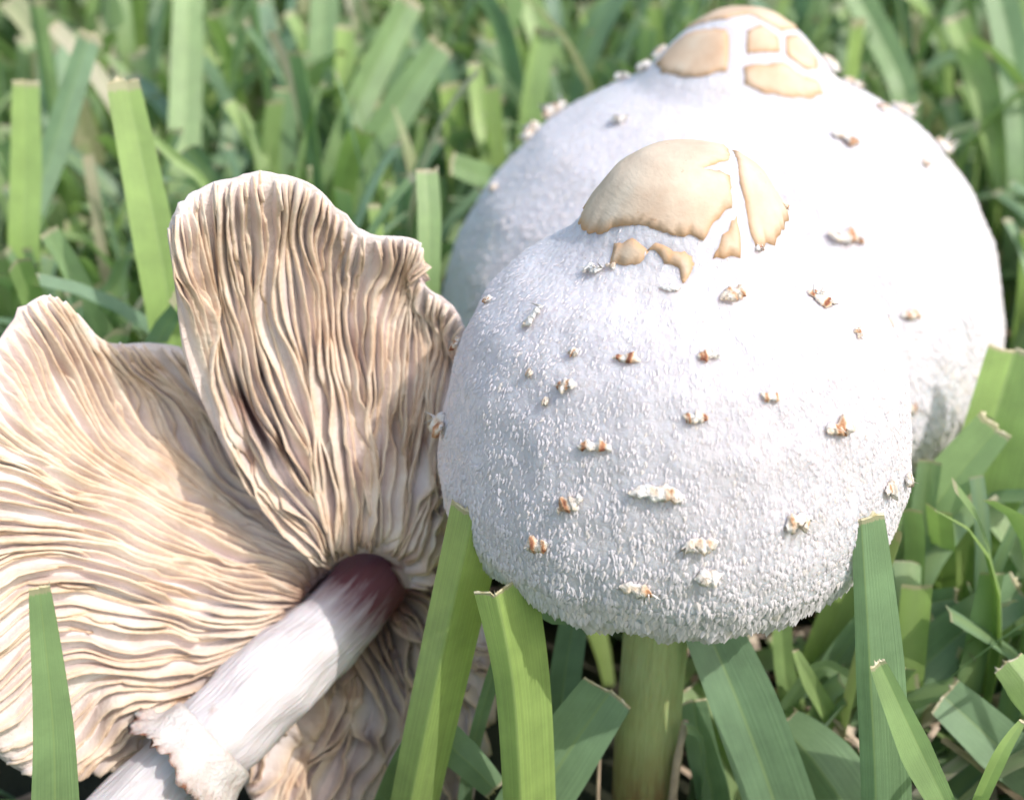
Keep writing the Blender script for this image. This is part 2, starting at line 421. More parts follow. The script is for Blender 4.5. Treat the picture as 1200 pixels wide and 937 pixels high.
FC = (4.10, 33.0); FTOP = 21.9
front = Cap((FC[0], FC[1], 0), FTOP, [(0, 0), (1.05, .10), (1.75, .55), (2.3, 1.35), (2.7, 2.1), (3.3, 2.62), (4.2, 3.15), (5.05, 4.1), (5.62, 5.4), (5.95, 7.0), (6.08, 8.2), (5.95, 9.3), (5.4, 10.3), (4.6, 10.9)], (.015, .0), 2.3)
RC = (7.9, 50.0); RTOP = 21.7
rear = Cap((RC[0], RC[1], 0), RTOP, [(0, 0), (1.0, .15), (2.0, .8), (3.0, 1.85), (3.6, 2.6), (4.9, 3.2), (6.95, 4.4), (8.8, 6.4), (9.95, 8.5), (10.5, 10.7), (10.65, 12.0), (10.3, 13.2), (9.4, 14.2)], (.012, 0), 5.1)

fm = empty('standing_mushroom', (FC[0], FC[1], 0), 'smaller white bell-shaped mushroom with smooth tan crown patch, standing in front of another', 'mushroom', 'white mushrooms growing in the lawn')
fcap = front.mesh(fm)
flakes(front, fcap, 17000, .135, 3)
fs = spline([Vector((4.05, 32.6, -.4)), Vector((3.95, 32.7, 3.5)), Vector((4.1, 32.9, 8)), Vector((4.25, 33, 13.5))], 40)
tube('stem', fs, [1.05 - .12 * math.sin(math.pi * i / 39) for i in range(40)], M['stem_green'], fm, stain=[.75 * max(0, 1 - abs(i - 8) / 9) for i in range(40)], seed=2)

rm = empty('standing_mushroom', (RC[0], RC[1], 0), 'larger white mushroom with cracked orange-tan crown, standing behind the smaller one', 'mushroom', 'white mushrooms growing in the lawn')
rcap = rear.mesh(rm)
flakes(rear, rcap, 15000, .20, 4)
tube('stem', spline([Vector((RC[0] - .3, RC[1] - .2, -.4)), Vector((RC[0] - .1, RC[1], 4)), Vector((RC[0], RC[1], 12))], 30), [1.5 - .2 * i / 29 for i in range(30)], M['stem_green'], rm, seed=4)

# plates of crust on the two crowns (outlines in plan, cm from the apex, x to the right, y to the back)
PL = [
 [(.95, .3), (.86, -.55), (.22, -1.05), (.82, -1.1), (.80, -1.76), (.13, -2.33), (-.54, -2.26), (-1.19, -1.90), (-1.71, -1.55), (-2.15, -1.29), (-2.5, -.55), (-2.62, .1), (-2.3, .95), (-1.5, 1.75), (0, 2.0), (.8, 1.4), (.98, .8)],
 [(1.10, .6), (1.08, -.37), (1.06, -1.27), (1.2, -1.75), (1.42, -2.08), (1.95, -1.6), (2.28, -.9), (2.5, 0), (2.25, 1.0), (1.65, 1.6), (1.15, 1.5)],
 [(.92, -1.85), (.58, -2.22), (.36, -2.52), (1.04, -2.36), (1.03, -2.08)],
 [(-1.86, -1.70), (-1.93, -1.98), (-1.40, -2.32), (-1.10, -2.26), (-1.32, -2.03)],
 [(-1.12, -2.22), (-.74, -2.52), (-.38, -2.64), (-.33, -2.90), (.05, -2.56), (-.54, -2.42), (-.95, -2.2)],
]
for i, L in enumerate(PL): plate(front, L, fcap, seed=i * 3.1, thick=.055)
PR = [
 [(-.75, -.78), (-1.45, -.3), (-2.0, .4), (-1.9, 1.2), (-1.0, 2.0), (.3, 2.3), (1.6, 1.7), (2.0, .7), (1.85, -.2), (1.15, -1.15), (.5, -.98), (0, -.62)],
 [(-1.85, -.45), (-.78, -1.25), (-.72, -1.9), (-.85, -2.6), (-1.6, -2.45), (-2.2, -2.1), (-2.85, -1.2), (-3.0, -.2), (-2.4, .0)],
 [(-.12, -1.5), (.4, -1.2), (.98, -1.45), (.98, -2.0), (.45, -2.2), (-.2, -2.25)],
 [(1.2, -1.4), (1.75, -.75), (2.2, -.6), (2.5, -.9), (2.4, -1.7), (1.9, -2.05), (1.2, -2.0)],
 [(-.3, -2.55), (.4, -2.5), (1.05, -2.25), (1.8, -2.3), (2.35, -2.1), (2.55, -2.35), (1.9, -2.9), (1.0, -3.2), (.2, -3.2), (-.3, -3.0)],
]
for i, L in enumerate(PR): plate(rear, L, rcap, seed=20 + i * 2.7, mat='crust_orange', thick=.05, step=.2)

FW_ = [(573, 352, 12, 10, 0, .6), (625, 372, 34, 13, 1.4, .15), (535, 402, 16, 13, 0, .8), (673, 413, 11, 10, 0, .7), (622, 437, 9, 9, 0, .5), (735, 420, 32, 10, .05, 1), (830, 417, 24, 12, 0, .9), (858, 345, 34, 18, .3, .55),
 (960, 352, 32, 14, 1.9, .9), (1004, 391, 12, 9, 1, .6), (665, 451, 26, 13, .3, .7), (903, 464, 24, 11, -.2, .7), (983, 500, 40, 16, -.2, .7), (815, 488, 27, 12, 0, .9), (520, 497, 40, 22, .1, .6), (698, 522, 38, 13, .15, .8),
 (668, 589, 36, 14, .7, .6), (770, 577, 60, 16, 0, .45), (1040, 571, 20, 16, 0, .7), (934, 608, 34, 20, 0, .4), (820, 636, 40, 17, .2, .4), (630, 637, 32, 15, .4, .7), (830, 674, 30, 15, .1, .15), (747, 688, 38, 15, -.15, .75),
 (785, 338, 22, 8, 0, -.3), (697, 316, 26, 14, .3, .1), (918, 240, 24, 9, -.7, .9), (1062, 560, 14, 14, 0, .6), (716, 312, 14, 8, 0, .2), (640, 470, 9, 8, 0, .2), (889, 290, 10, 8, 0, 1)]
for i, (x, y, w, h, an, b) in enumerate(FW_): wart(front, x, y, w, h, fcap, 100 + i, an, b)
RW_ = [(727, 141, 20, 14, .5, .1), (990, 164, 34, 14, -.7, .7), (1032, 128, 16, 12, 0, .9), (1058, 127, 34, 18, .3, .5), (1106, 172, 24, 18, .4, .4), (1082, 192, 14, 11, 0, .8), (990, 279, 44, 15, -.3, .7), (1037, 376, 18, 13, .1, .8),
 (1067, 368, 30, 12, -.2, .7), (652, 132, 32, 20, -.7, .4), (627, 158, 30, 18, -.6, .4), (745, 66, 26, 16, .2, .4), (764, 52, 24, 10, -.4, .5), (975, 72, 30, 14, .5, .4), (1000, 90, 22, 12, .5, .5), (1066, 478, 14, 14, 0, .6),
 (730, 90, 22, 13, .9, .2), (1012, 84, 18, 10, .4, .7), (580, 220, 14, 10, 0, .3), (985, 68, 20, 14, .5, .5)]
for i, (x, y, w, h, an, b) in enumerate(RW_): wart(rear, x, y, w, h, rcap, 200 + i, an, b)

# ------------------------------------------------------------------ the torn mushroom lying on its side
tm_base = Vector((-15.2, 25.0, 0))
tm = empty('toppled_mushroom', tm_base, 'toppled mushroom torn open beside the standing ones, tan gills facing up', 'mushroom')
class Sheet:
    def __init__(s, rows, seed):
        s.rows = [[at(*c) for c in r] for r in rows]; s.n = len(rows); s.seed = seed
    @staticmethod
    def cr(P, t):
        n = len(P); t = min(max(t, 0), 1) * (n - 1); k = min(int(t), n - 2); f = t - k
        p1, p2 = P[k], P[k + 1]; p0 = P[k - 1] if k > 0 else p1 * 2 - p2; p3 = P[k + 2] if k + 2 < n else p2 * 2 - p1
        return .5 * (2 * p1 + (p2 - p0) * f + (2 * p0 - 5 * p1 + 4 * p2 - p3) * f * f + (3 * p1 - p0 - 3 * p2 + p3) * f ** 3)
    def p(s, u, v):
        # v runs from the stem out to the margin
        v2 = v * (1 + .035 * nz(u * 9, s.seed) + .018 * nz(u * 31, s.seed + 4)) if v > .5 else v
        q = Sheet.cr([Sheet.cr(r, min(1, v)) for r in s.rows], u)
        if v2 > 1: q = q + (q - Sheet.cr([Sheet.cr(r, .95) for r in s.rows], u)) * ((v2 - 1) / .05)
        q = q + Vector((0, 1, 0)) * (.5 * nz(u * 5, v * 3, s.seed) + .24 * nz(u * 12, v * 4, s.seed + 2) + .04 * nz(u * 26, v * 14, s.seed + 5)) * min(1, v * 3)
        return q
    def nrm(s, u, v):
        e = .012; a = s.p(min(1, u + e), v) - s.p(max(0, u - e), v); b = s.p(u, min(1, v + e)) - s.p(u, max(0, v - e))
        n = a.cross(b).normalized(); return n if n.dot(CAM - s.p(u, v)) > 0 else -n
def lobe(rows, ngill, seed, parent, hgt, nshort, warp, stainf, lean=.5, pits=()):
    pit = lambda u, v: min(1, sum(math.exp(-((u - a) / c) ** 2 - ((v - b) / e) ** 2) for a, b, c, e in pits))
    sh = Sheet(rows, seed); nu, nv = 70, 26; V = []; A = []; F = []; R = random.Random(seed)
    for side in (0, 1):
        for i in range(nu + 1):
            for j in range(nv + 1):
                u, v = i / nu, j / nv; q = sh.p(u, v)
                if side: q = q - sh.nrm(u, v) * (.08 + .55 * (1 - v ** 3) * min(1, 8 * u + .25, 8 * (1 - u) + .25))
                V.append(q - sh.nrm(u, v) * .45 * pit(u, v) if not side else q); A.append(min(1.2, stainf(u, v) + pit(u, v)))
    m = (nu + 1) * (nv + 1)
    for i in range(nu):
        for j in range(nv):
            a = i * (nv + 1) + j; b = a + nv + 1
            F.append((a, b, b + 1, a + 1)); F.append((m + a, m + a + 1, m + b + 1, m + b))
    for i in range(nu):
        for j in (0, nv):
            a = i * (nv + 1) + j; b = a + nv + 1; F.append((a, b, m + b, m + a) if j else (a, m + a, m + b, b))
    for j in range(nv):
        for i in (0, nu):
            a = i * (nv + 1) + j; F.append((a, a + 1, m + a + 1, m + a))
    o = mesh_obj('cap_lobe', V, F, M['flesh'], parent, attrs={'stain': A})
    def gill(u0, v0, v1, h0, th, gi):
        n = 34; V = []; F = []; U = []; A = []; sec = ((-1, 0), (-.68, .45), (-.46, .88), (0, 1.0), (.46, .88), (.68, .45), (1, 0))
        wig = R.uniform(-1, 1)
        for k in range(n + 1):
            s = k / n; v = v0 + (v1 - v0) * s
            u = u0 + warp * (nz(u0 * 4 + seed, v * 2.2) * 1.6 + nz(u0 * 11, v * 5, seed) * .65) * min(1, v * 2.5) * (1 if v < .85 else max(.3, (1.05 - v) / .2)) + .0035 * nz(gi * 3.3, v * 7) + .0014 * nz(gi * 5.1, v * 22)
            u = min(.997, max(.003, u))
            q = sh.p(u, v); nn = sh.nrm(u, v); du = (sh.p(min(1, u + .01), v) - sh.p(max(0, u - .01), v)).normalized()
            dv = (sh.p(u, min(1, v + .02)) - sh.p(u, max(0, v - .02))).normalized(); W = (du - dv * du.dot(dv)).normalized()
            le = lean * (1.5 - v) * (1.3 * nz(u0 * 7 + 5, v * 2.5, seed) + .35 * nz(gi * 1.7, v * 4))
            D = (nn * math.cos(le) + W * math.sin(le)); W2 = (W * math.cos(le) - nn * math.sin(le))
            taper = min(1, (s / .16) ** .7 if v0 > .05 else (s / .05 + .35)) * min(1, ((1 - s) / .06 + .22) ** .7)
            h = h0 * (1.35 - .6 * v) * taper * (1 - .85 * pit(u, v)) * (1 - .75 * max(0, min(1, (nz(gi * 4.7, s * 4, seed + 9) - .22) * 7))) * (1 + .30 * nz(gi * 2.1, s * 6, seed) + .15 * nz(gi, s * 19)) 
            t2 = th * (.8 + .45 * nz(gi * 1.9, s * 3)) * (.5 + .5 * taper)
            for a, b in sec:
                V.append(q + W2 * a * t2 + D * (b * h - .03)); U.append((s * 4 + gi * .37, b)); A.append(min(1, stainf(u, v) + .8 * pit(u, v)))
        m = len(sec)
        for k in range(n):
            for j in range(m - 1):
                a = k * m + j; F.append((a, a + 1, a + 1 + m, a + m))
        F += [tuple(reversed(range(m))), tuple(range(n * m, n * m + m))]
        return mesh_obj('gill', V, F, M['gill'], o, uv=U, attrs={'stain': A})
    for g in range(ngill):
        gill((g + .5 + R.uniform(-.3, .3)) / ngill, R.uniform(.0, .05), R.uniform(.985, 1.004), hgt * R.uniform(.8, 1.15), R.uniform(.08, .145), g + seed)
    for g in range(nshort):
        gill((g + .5 + R.uniform(-.35, .35)) / nshort, R.choice((.35, .5, .62)) + R.uniform(-.07, .07), R.uniform(.98, 1.002), hgt * R.uniform(.6, .9), R.uniform(.07, .12), g + 300 + seed)
    return o
UP_ROWS = [
 [(480, 690, 33.9), (525, 650, 35.4), (550, 605, 36.4), (580, 560, 36.8)],
 [(472, 668, 33.9), (510, 570, 35.4), (534, 470, 36.2), (545, 385, 36.2)],
 [(458, 657, 33.9), (482, 550, 35.3), (498, 430, 36.2), (492, 330, 36.0)],
 [(443, 650, 33.9), (452, 530, 35.2), (464, 390, 36.2), (490, 284, 35.9)],
 [(428, 648, 33.9), (424, 515, 35.1), (412, 370, 36.0), (418, 272, 35.6)],
 [(413, 650, 33.9), (386, 505, 35.0), (355, 340, 35.8), (362, 215, 35.2)],
 [(402, 655, 33.9), (346, 515, 34.8), (297, 350, 35.5), (290, 207, 34.9)],
 [(393, 660, 33.9), (317, 545, 34.6), (247, 395, 35.1), (232, 224, 34.6)],
 [(387, 666, 33.9), (302, 592, 34.3), (233, 460, 34.7), (196, 275, 34.4)],
]
LF_ROWS = [
 [(390, 670, 34.8), (325, 600, 36.6), (262, 490, 37.2), (212, 408, 37.2)],
 [(382, 672, 34.4), (295, 603, 35.9), (195, 490, 36.3), (130, 397, 36.0)],
 [(375, 676, 34.2), (262, 612, 35.2), (135, 490, 35.0), (62, 348, 34.4)],
 [(370, 681, 33.9), (250, 624, 34.4), (110, 530, 33.8), (5, 390, 33.0)],
 [(364, 689, 33.6), (240, 643, 33.6), (100, 580, 32.5), (-35, 480, 31.5)],
 [(357, 699, 33.3), (240, 673, 32.9), (100, 640, 31.5), (-60, 600, 30.0)],
 [(347, 716, 32.9), (240, 712, 32.2), (110, 705, 30.7), (-60, 730, 29.0)],
 [(332, 737, 32.5), (235, 757, 31.7), (120, 785, 30.0), (-30, 850, 28.4)],
 [(312, 762, 32.1), (228, 802, 31.3), (145, 850, 29.8), (60, 912, 28.6)],
 [(292, 787, 31.7), (238, 832, 31.0), (195, 862, 30.3), (165, 888, 29.8)],
 [(277, 812, 31.5), (250, 835, 31.1), (228, 850, 30.8), (208, 862, 30.5)],
]
LO_ROWS = [
 [(365, 772, 33.2), (345, 815, 32.6), (312, 862, 31.9), (282, 912, 31.3)],
 [(390, 762, 33.6), (370, 822, 32.9), (340, 892, 31.9), (310, 962, 30.6)],
 [(408, 742, 33.9), (400, 832, 33.1), (385, 922, 31.8), (370, 1040, 30.0)],
 [(426, 724, 34.1), (430, 832, 33.3), (430, 930, 32.0), (430, 1080, 29.9)],
 [(443, 710, 34.3), (465, 822, 33.5), (480, 920, 32.4), (490, 1060, 30.4)],
 [(456, 698, 34.4), (500, 792, 33.9), (525, 870, 33.3), (545, 960, 32.2)],
 [(464, 688, 34.5), (515, 742, 34.4), (550, 790, 34.1), (568, 840, 33.8)],
 [(470, 676, 34.5), (525, 700, 34.9), (555, 718, 35.1), (575, 740, 35.2)],
]
LF_ROWS = [[(x, y, Y + .5 + .09 * i) for x, y, Y in r] for i, r in enumerate(LF_ROWS)]
LO_ROWS = [[(x, y, Y + 1.0) for x, y, Y in r] for r in LO_ROWS]
near = lambda u, v, k=.10: max(0, 1 - v / k)
lobe(LF_ROWS, 54, 3, tm, .52, 50, .034, lambda u, v: near(u, v, .10) * .8 + .35 * max(0, nz(u * 9, v * 5, 2) - .25))
lobe(UP_ROWS, 44, 7, tm, .52, 38, .026, lambda u, v: near(u, v, .07) * .7 + .5 * max(0, nz(u * 10, v * 6, 9) - .25), pits=((.92, .40, .018, .035), (.87, .50, .03, .05), (.855, .40, .014, .06), (.84, .44, .016, .05), (.81, .34, .018, .04), (.78, .50, .014, .03), (.50, .54, .012, .05), (.36, .42, .014, .06), (.22, .44, .014, .05), (.44, .12, .014, .06)))
lobe(LO_ROWS, 30, 12, tm, .7, 18, .075, lambda u, v: near(u, v, .25) * 1.1 + .5 * max(0, nz(u * 13, v * 9, 5) - .15), lean=.95)
# stained disc where the stem joins
def disc():
    c = at(436, 688, 36.2); V = []; F = []; A = []; n = 48; W = Vector((1, .1, 0)).normalized(); N = Vector((-.35, -.75, .45)).normalized(); W = (W - N * W.dot(N)).normalized(); H = N.cross(W)
    for i in range(8):
        for j in range(n):
            b = 2 * math.pi * j / n; r = 2.3 * i / 7 + .001; z = .5 * (i / 7) ** 2 - .35 + .12 * nz(math.cos(b) * r * 2, math.sin(b) * r * 2)
            V.append(c + W * math.cos(b) * r + H * math.sin(b) * r + N * z); A.append(1 - .2 * i / 7)
    for j in range(n): V.append(c + W * math.cos(2 * math.pi * j / n) * 2.3 + H * math.sin(2 * math.pi * j / n) * 2.3 - N * .8); A.append(.3)
    for i in range(8):
        for j in range(n):
            a, b = i * n + j, i * n + (j + 1) % n; F.append((a, a + n, b + n, b))
    return mesh_obj('cap_disc', V, F, M['flesh'], tm, attrs={'stain': A})
disc()
axis = [at(448, 668, 35.2), at(388, 737, 33.6), at(325, 793, 32.2), at(262, 855, 31.0), at(190, 925, 29.8)]
d = axis[-1] - axis[-2]; axis += [axis[-1] + (tm_base - axis[-1]) * .5 + Vector((0, 0, .5)), tm_base + Vector((.3, .3, .2))]
sp = spline(axis, 90)
stem = tube('stem', sp, [1.02 + .24 * min(1, i / 30) + (.35 * max(0, (i - 70) / 19)) for i in range(90)], M['stem_white'], tm, stain=[1.5 * max(0, 1 - i / 17) ** .9 for i in range(90)], seed=8, rough=.10)
def ring():
    i0 = 50; V = []; F = []; A = []; na = 96; prof = [(-3.5, 1.02), (-2.9, 1.10), (-1.2, 1.15), (.8, 1.20), (2.8, 1.3), (4.6, 1.50), (5.6, 1.62), (5.0, 1.44), (3.2, 1.2), (1.8, 1.04)]
    for k, (di, f) in enumerate(prof):
        x = i0 + di; a = int(x); p = sp[a].lerp(sp[a + 1], x - a); T = (sp[a + 1] - sp[a - 1]).normalized(); W = T.cross(Vector((0, 0, 1))).normalized(); N = W.cross(T)
        for j in range(na):
            b = 2 * math.pi * j / na; rim = 1.6 * max(0, (f - 1.18)) * (1 if k < 8 else .6); r = 1.27 * f * (1 + .05 * nz(math.cos(b) * 3, math.sin(b) * 3, k * .3)) + rim * .35 * nz(j * .55, k * .2)
            V.append(p + W * math.cos(b) * r + N * math.sin(b) * r + T * rim * (.9 * nz(math.cos(b) * 2 + 4, math.sin(b) * 2) + .55 * nz(j * .8, 3))); A.append(1.5 * max(0, .6 + nz(j * .6, 9)) if k in (6, 7) else .35 if k in (5, 8, 9) else (.25 if k == 0 else 0))
    for k in range(len(prof) - 1):
        for j in range(na):
            a, b = k * na + j, k * na + (j + 1) % na; F.append((a, b, b + na, a + na))
    return mesh_obj('ring', V, F, M['flesh2'], stem, attrs={'stain': A})
def m_ring():
    t = NT('ring_flesh'); v = t.obj(O1)
    c = t.ramp(t.noise(v, 1.2, 5), [(.3, (.58, .50, .46)), (.6, (.72, .68, .66))])
    cl = t.n('Clamp'); t.l(t.math('MULTIPLY', t.attr('stain'), t.math('ADD', t.noise(v, 5, 3), .4)), cl.inputs[0])
    c = t.mix(cl.outputs[0], c, (.28, .12, .07))
    t.setp(Base_Color=c, Roughness=.8, Subsurface_Weight=.2, Subsurface_Scale=.0015); t.bump(t.noise(v, 7, 5), .001, 1); return t.m
M['flesh2'] = m_ring(); ring()

# ------------------------------------------------------------------ grass
def blade_geo(P, Wv, wid, fold, mid, n, rnd, dry, V, F, U, A, Rb, Dr, seed, wave=.02):
    """one leaf: centreline points P, side vectors Wv, half widths, folded along its midrib"""
    xs = (-1, -.55, mid - .07, mid, mid + .07, .55, 1) if n > 9 else (-1, mid, 1)
    m = len(xs); base = len(V)
    for i, p in enumerate(P):
        T = (P[min(i + 1, len(P) - 1)] - P[max(0, i - 1)]).normalized(); W = Wv[i] if isinstance(Wv, list) else Wv
        W = (W - T * W.dot(T)).normalized(); N = T.cross(W); s = i / (len(P) - 1)
        for x in xs:
            y = wid[i] * (x - 0); h = fold * wid[i] * abs(x - mid) + wave * nz(s * 6, x * 1.5, seed)
            jag = (.10 * nz(x * 5, seed, 7) + .05 * nz(x * 14, seed)) if i == len(P) - 1 else 0
            V.append(p + W * y + N * h + T * jag * wid[i] * 2); U.append((x * .5 + .5, s)); A.append(rnd); Rb.append(1 if x == mid else 0); Dr.append(dry)
    for i in range(len(P) - 1):
        for j in range(m - 1):
            a = base + i * m + j; F.append((a, a + 1, a + 1 + m, a + m))

def hand_blade(label, pts, wpx, rnd, fold=-.35, mid=0.0, yaw=0.0, dry=.012, cut=True, group=None, wave=.02):
    P3 = [at(*q) if len(q) == 3 else Vector(q[1:]) for q in pts]
    b = P3[0]; hb = b.z - gz(b.x, b.y) + .3
    if hb > .3:                                    # carry the leaf on down to the soil
        d0 = (P3[0] - P3[1]).normalized(); n = max(1, int(hb / 3)); nw = []
        for k in range(1, n + 1):
            f = k / n; hor = Vector((d0.x, d0.y, 0)) * min(hb, 5) * .8 * (f - .5 * f * f); q = b + hor; q.z = b.z + (gz(b.x + hor.x, b.y + hor.y) - .3 - b.z) * f; nw.append(q)
        P3 = nw[::-1] + P3; wpx = [wpx[0] * .8] + [wpx[0] * .95] * (n - 1) + list(wpx)
    n = 26; P = spline(P3, n); wid = [float(np.interp(i / (n - 1) * (len(wpx) - 1), range(len(wpx)), wpx)) for i in range(n)]
    wid = [w * depth(p) / FPX / 2 for w, p in zip(wid, P)]
    Wv = []
    for i, p in enumerate(P):
        T = (P[min(i + 1, n - 1)] - P[max(0, i - 1)]).normalized(); view = (p - CAM).normalized(); W = T.cross(view).normalized(); N = T.cross(W)
        W = W * math.cos(yaw) + N * math.sin(yaw); Wv.append(W)
    for i in range(n): 
        if Wv[i].dot(Wv[-1]) < 0: Wv[i] = -Wv[i]
    if Wv[-1].x < 0: Wv = [-w for w in Wv]
    V, F, U, A, Rb, Dr = [], [], [], [], [], []
    sd = random.random() * 50
    blade_geo(P, Wv, wid, fold, mid, n, rnd, dry, V, F, U, A, Rb, Dr, sd, wave)
    o = mesh_obj('grass_blade', V, F, M['blade'], origin=P3[0], uv=U, attrs={'rnd': A, 'rib': Rb, 'dry': Dr})
    tag(o, label, 'grass blade', group)
    if cut:                                        # the mown end: a thin frayed lip of dry fibres
        top = V[-7:]; T = (P[-1] - P[-2]).normalized(); W = Wv[-1]; N = T.cross(W); CV, CF = [], []
        for k in range(25):
            x = k / 24 * 6; j = min(5, int(x)); q = top[j].lerp(top[j + 1], x - j); h = .012 + .075 * abs(nz(k * 1.9, sd)) + (.12 if random.random() < .06 else 0)
            CV += [q - T * .025 + N * .014, q + T * h, q - T * .025 - N * .014]
        for k in range(24):
            a = k * 3; CF += [(a, a + 3, a + 4, a + 1), (a + 1, a + 4, a + 5, a + 2)]
        mesh_obj('cut_edge', CV, CF, M['cut'], o)
    return o

